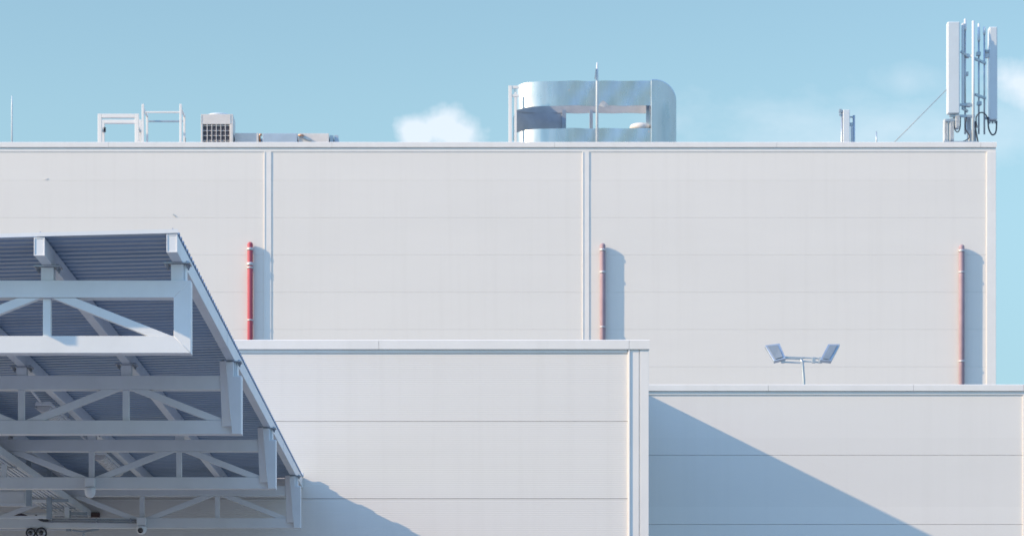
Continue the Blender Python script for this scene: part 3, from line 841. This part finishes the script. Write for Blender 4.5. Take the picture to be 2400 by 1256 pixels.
def curve(pts, r): 
    P_ = [P(*p) for p in pts]; out = []
    for i in range(len(P_) - 1):
        a = P_[max(0, i-1)]; b0 = P_[i]; c0 = P_[i+1]; e0 = P_[min(len(P_)-1, i+2)]
        for k in range(6):
            t = k / 6
            out.append(.5 * ((2*b0) + (c0-a)*t + (2*a-5*b0+4*c0-e0)*t*t + (3*b0-a-3*c0+e0)*t**3))
    out.append(P_[-1]); b.tube(out, r, 8)
curve([(2316, 275, d+.3), (2317, 300, d+.3), (2325, 316, d+.3), (2334, 310, d+.3), (2336, 284, d+.3)], .022)
curve([(2236, 268, d), (2235, 295, d), (2243, 310, d), (2250, 300, d), (2251, 272, d)], .016)
curve([(2290, 300, d), (2288, 275, d), (2300, 264, d), (2312, 272, d+.2), (2316, 290, d+.3)], .018)
curve([(2228, 330, d), (2250, 334, d), (2272, 322, d), (2262, 300, d), (2266, 275, d)], .016)
curve([(2285, 285, d), (2287, 305, d), (2292, 333, d)], .022)
b.build('cable', M['cable'], am)
b = MB(); b.box(*bar(2212, 2292, 331, 336, d - .1, .5)); b.build('base_frame', M['mast'], am, .006)

gw = MB(); gw.tube([P(2093, 337, d + .1), P(2223, 206, d + .05)], .012, 6)
o = gw.build('guy_wire', M['cable_grey']); tag(o, 'thin taut wire slanting from the roof up to the large antenna', 'wire')

# small antenna
d = D_MAIN + 3.5
sa = thing('small_antenna', P(1988, 333, d), 'small white panel antenna with two side poles on the roof', 'antenna')
b = MB(); b.box(PX(1976, d), PX(1992, d), d, d + .14, ZR + .05, PZ(257, d)); b.build('panel_antenna', M['radome'], sa, .02, 3)
b = MB(); b.tube([(PX(1973.5, d), d + .05, ZR), (PX(1973.5, d), d + .05, PZ(258, d))], .03, 8); b.tube([(PX(2002.5, d), d + .1, ZR), (PX(2002.5, d), d + .1, PZ(269, d))], .035, 8); b.build('pole', M['mast'], sa)
b = MB(); b.box(PX(1967, d), PX(1973, d), d, d + .1, PZ(263, d), PZ(256, d)); b.box(PX(1967, d), PX(1970, d), d, d + .06, PZ(271, d), PZ(266, d)); b.box(PX(1993, d), PX(2001, d), d + .08, d + .14, PZ(294, d), PZ(286, d)); b.box(PX(1993, d), PX(2001, d), d + .08, d + .14, PZ(274, d), PZ(271, d)); b.build('bracket', M['mast'], sa, .004)
b = MB(); b.box(PX(1995, d), PX(2000, d), d + .05, d + .12, ZR, PZ(296, d)); b.build('cable_duct', M['radio'], sa, .006)
b = MB(); b.lathe((PX(1988, d), d + .08, ZR), (0,0,1), [(.3, 0), (.3, .045)], 16); b.build('base', M['mast'], sa)

# twin floodlight on the annex roof
d = 44.0
ff = thing('twin_floodlight', P(1884, 900, d), 'grey twin floodlight on a post above the set back wing', 'floodlight')
def slab(pts, back, m, name, par):
    b = MB(); q = [P(x, y, d + o) for x, y, o in pts]
    nrm = (q[1] - q[0]).cross(q[3] - q[0]).normalized()
    if nrm.y < 0: nrm = -nrm
    b.hull_pair(q, [v + nrm * back for v in q]); return b.build(name, m, par, .006)
l1 = slab([(1792, 809, .10), (1827, 804, .10), (1842, 839, -.08), (1814, 846, -.08)], .07, M['mast'], 'lamp_head', ff)
slab([(1799, 811, .075), (1823, 808, .075), (1835, 836, -.075), (1817, 841, -.075)], -.004, M['lamp_glass'], 'lens', l1)
l2 = slab([(1941, 806, .10), (1969, 806, .10), (1948, 846, -.08), (1922, 843, -.08)], .07, M['mast'], 'lamp_head', ff)
slab([(1945, 809, .075), (1963, 809, .075), (1944, 842, -.075), (1928, 840, -.075)], -.004, M['lamp_glass'], 'lens', l2)
b = MB(); b.beam(P(1840, 838, d), P(1882, 840, d), .04, .045); b.beam(P(1834, 848, d), P(1876, 850, d), .03, .025); b.beam(P(1880, 838, d + .02), P(1925, 840, d), .03, .025); b.beam(P(1878, 846, d + .02), P(1922, 849, d), .03, .025)
for px in (1835, 1907, 1923): q = P(px, 844, d); b.box(q.x - .03, q.x + .03, q.y - .03, q.y + .03, q.z - .05, q.z + .05)
b.build('cross_bar', M['mast'], ff, .004)
q = P(1884, 892, d)
b = MB(); b.tube([P(1876, 842, d), P(1881, 848, d), P(1882, 866, d), P(1884, 890, d), Vector((q.x, q.y, zb - .05))], .025, 10); b.build('post', M['mast'], ff)

# ------------------------------------------------------------------ light
SUN = Vector((-3.24, -1.0, 1.61)).normalized()
elev = math.asin(SUN.z); azim = math.atan2(SUN.x, SUN.y)
sl = bpy.data.lights.new('sun', 'SUN'); sl.energy = 2.95; sl.angle = R(.55); sl.color = (1.0, .74, .47)
so = bpy.data.objects.new('sun', sl); COL.objects.link(so)
so.rotation_euler = (-SUN).to_track_quat('-Z', 'Y').to_euler(); so.location = SUN * 60

w = bpy.data.worlds.new('World'); S.world = w; w.use_nodes = True
nt = w.node_tree; nt.nodes.clear(); L = nt.links.new
out = nt.nodes.new('ShaderNodeOutputWorld'); bg = nt.nodes.new('ShaderNodeBackground')
sky = nt.nodes.new('ShaderNodeTexSky'); sky.sky_type = 'NISHITA'; sky.sun_disc = False
sky.sun_elevation = elev; sky.sun_rotation = azim % (2 * math.pi)
sky.air_density = 1.25; sky.dust_density = .15; sky.ozone_density = .8; sky.altitude = 100
tc = nt.nodes.new('ShaderNodeTexCoord')
sep = nt.nodes.new('ShaderNodeSeparateXYZ'); L(tc.outputs['Generated'], sep.inputs[0])
def mth(op, a, b=None, clamp=False):
    n = nt.nodes.new('ShaderNodeMath'); n.operation = op; n.use_clamp = clamp
    for i, v in enumerate((a, b)):
        if v is None: continue
        if isinstance(v, (int, float)): n.inputs[i].default_value = v
        else: L(v, n.inputs[i])
    return n.outputs[0]
yy = mth('MAXIMUM', sep.outputs[1], .05)
u = mth('DIVIDE', sep.outputs[0], yy); v = mth('DIVIDE', sep.outputs[2], yy)
comb = nt.nodes.new('ShaderNodeCombineXYZ'); L(u, comb.inputs[0]); L(v, comb.inputs[1])
def noise(scale, det=8., rough=.58, sy=1.):
    mp = nt.nodes.new('ShaderNodeMapping'); mp.inputs['Scale'].default_value = (1, sy, 1); L(comb.outputs[0], mp.inputs[0])
    n = nt.nodes.new('ShaderNodeTexNoise'); n.inputs['Scale'].default_value = scale; n.inputs['Detail'].default_value = det; n.inputs['Roughness'].default_value = rough
    L(mp.outputs[0], n.inputs['Vector']); return n.outputs[0]
def blob(px, py, rx, ry, nz, amp, soft):
    du_ = mth('DIVIDE', mth('SUBTRACT', u, (px - VX) / F), rx / F)
    dv_ = mth('DIVIDE', mth('SUBTRACT', v, (VY - py) / F), ry / F)
    r_ = mth('SQRT', mth('ADD', mth('MULTIPLY', du_, du_), mth('MULTIPLY', dv_, dv_)))
    k = mth('ADD', mth('SUBTRACT', 1.0, r_), mth('MULTIPLY', mth('SUBTRACT', nz, .5), amp))
    return mth('MULTIPLY', k, soft, True)
n1 = noise(75., 9., .55); n2 = noise(26., sy=1.7)
m1 = mth('MULTIPLY', mth('MAXIMUM', mth('MAXIMUM', blob(1035, 295, 78, 74, n1, 1.5, 1.6), blob(985, 312, 70, 58, n1, 1.5, 1.5)), blob(1070, 315, 78, 62, n1, 1.5, 1.5)), .74)
m2 = mth('MULTIPLY', blob(2410, 200, 120, 80, n1, 1.5, 1.2), .72)
m3 = mth('MULTIPLY', blob(2130, 190, 100, 50, n1, 1.2, .9), .25)
m4 = mth('MULTIPLY', blob(2100, 300, 600, 120, n2, 2.2, .8), .40)
mm = mth('MAXIMUM', mth('MAXIMUM', m1, m2), mth('MAXIMUM', m3, m4))
mix = nt.nodes.new('ShaderNodeMix'); mix.data_type = 'RGBA'
# low sky a little hazier and dimmer, upper dome a deeper blue
hz = nt.nodes.new('ShaderNodeMapRange'); hz.interpolation_type = 'SMOOTHSTEP'; L(sep.outputs[2], hz.inputs[0])
hz.inputs[1].default_value = .30; hz.inputs[2].default_value = .70; hz.inputs[3].default_value = 0; hz.inputs[4].default_value = 1
tint = nt.nodes.new('ShaderNodeMix'); tint.data_type = 'RGBA'; L(hz.outputs[0], tint.inputs[0])
tint.inputs[6].default_value = (.565, .64, .615, 1); tint.inputs[7].default_value = (1.2, 1.42, 1.74, 1)
lo = nt.nodes.new('ShaderNodeMapRange'); lo.interpolation_type = 'SMOOTHSTEP'; L(sep.outputs[2], lo.inputs[0])
lo.inputs[1].default_value = .10; lo.inputs[2].default_value = .255; lo.inputs[3].default_value = 0; lo.inputs[4].default_value = 1
tint2 = nt.nodes.new('ShaderNodeMix'); tint2.data_type = 'RGBA'; L(lo.outputs[0], tint2.inputs[0])
tint2.inputs[6].default_value = (.33, .42, .49, 1); L(tint.outputs[2], tint2.inputs[7])
mul = nt.nodes.new('ShaderNodeMix'); mul.data_type = 'RGBA'; mul.blend_type = 'MULTIPLY'; mul.inputs[0].default_value = 1
L(sky.outputs[0], mul.inputs[6]); L(tint2.outputs[2], mul.inputs[7])
L(mm, mix.inputs[0]); L(mul.outputs[2], mix.inputs[6]); mix.inputs[7].default_value = (3.4, 3.6, 3.9, 1)
L(mix.outputs[2], bg.inputs[0]); bg.inputs[1].default_value = .145
L(bg.outputs[0], out.inputs[0])

# ------------------------------------------------------------------ camera
cam = bpy.data.cameras.new('camera'); co = bpy.data.objects.new('camera', cam); COL.objects.link(co)
co.location = (0, 0, EYE); co.rotation_euler = (R(90), 0, 0)
cam.sensor_width = 36.; cam.lens = F / 2400 * 36.
cam.shift_x = (1200 - VX) / 2400; cam.shift_y = (VY - 628) / 2400
cam.clip_start = .1; cam.clip_end = 6000
cam.dof.use_dof = True; cam.dof.focus_distance = 25.; cam.dof.aperture_fstop = 6.0
S.camera = co
S.view_settings.view_transform = 'Standard'; S.view_settings.look = 'None'; S.view_settings.gamma = 1.0
S.view_settings.exposure = .97
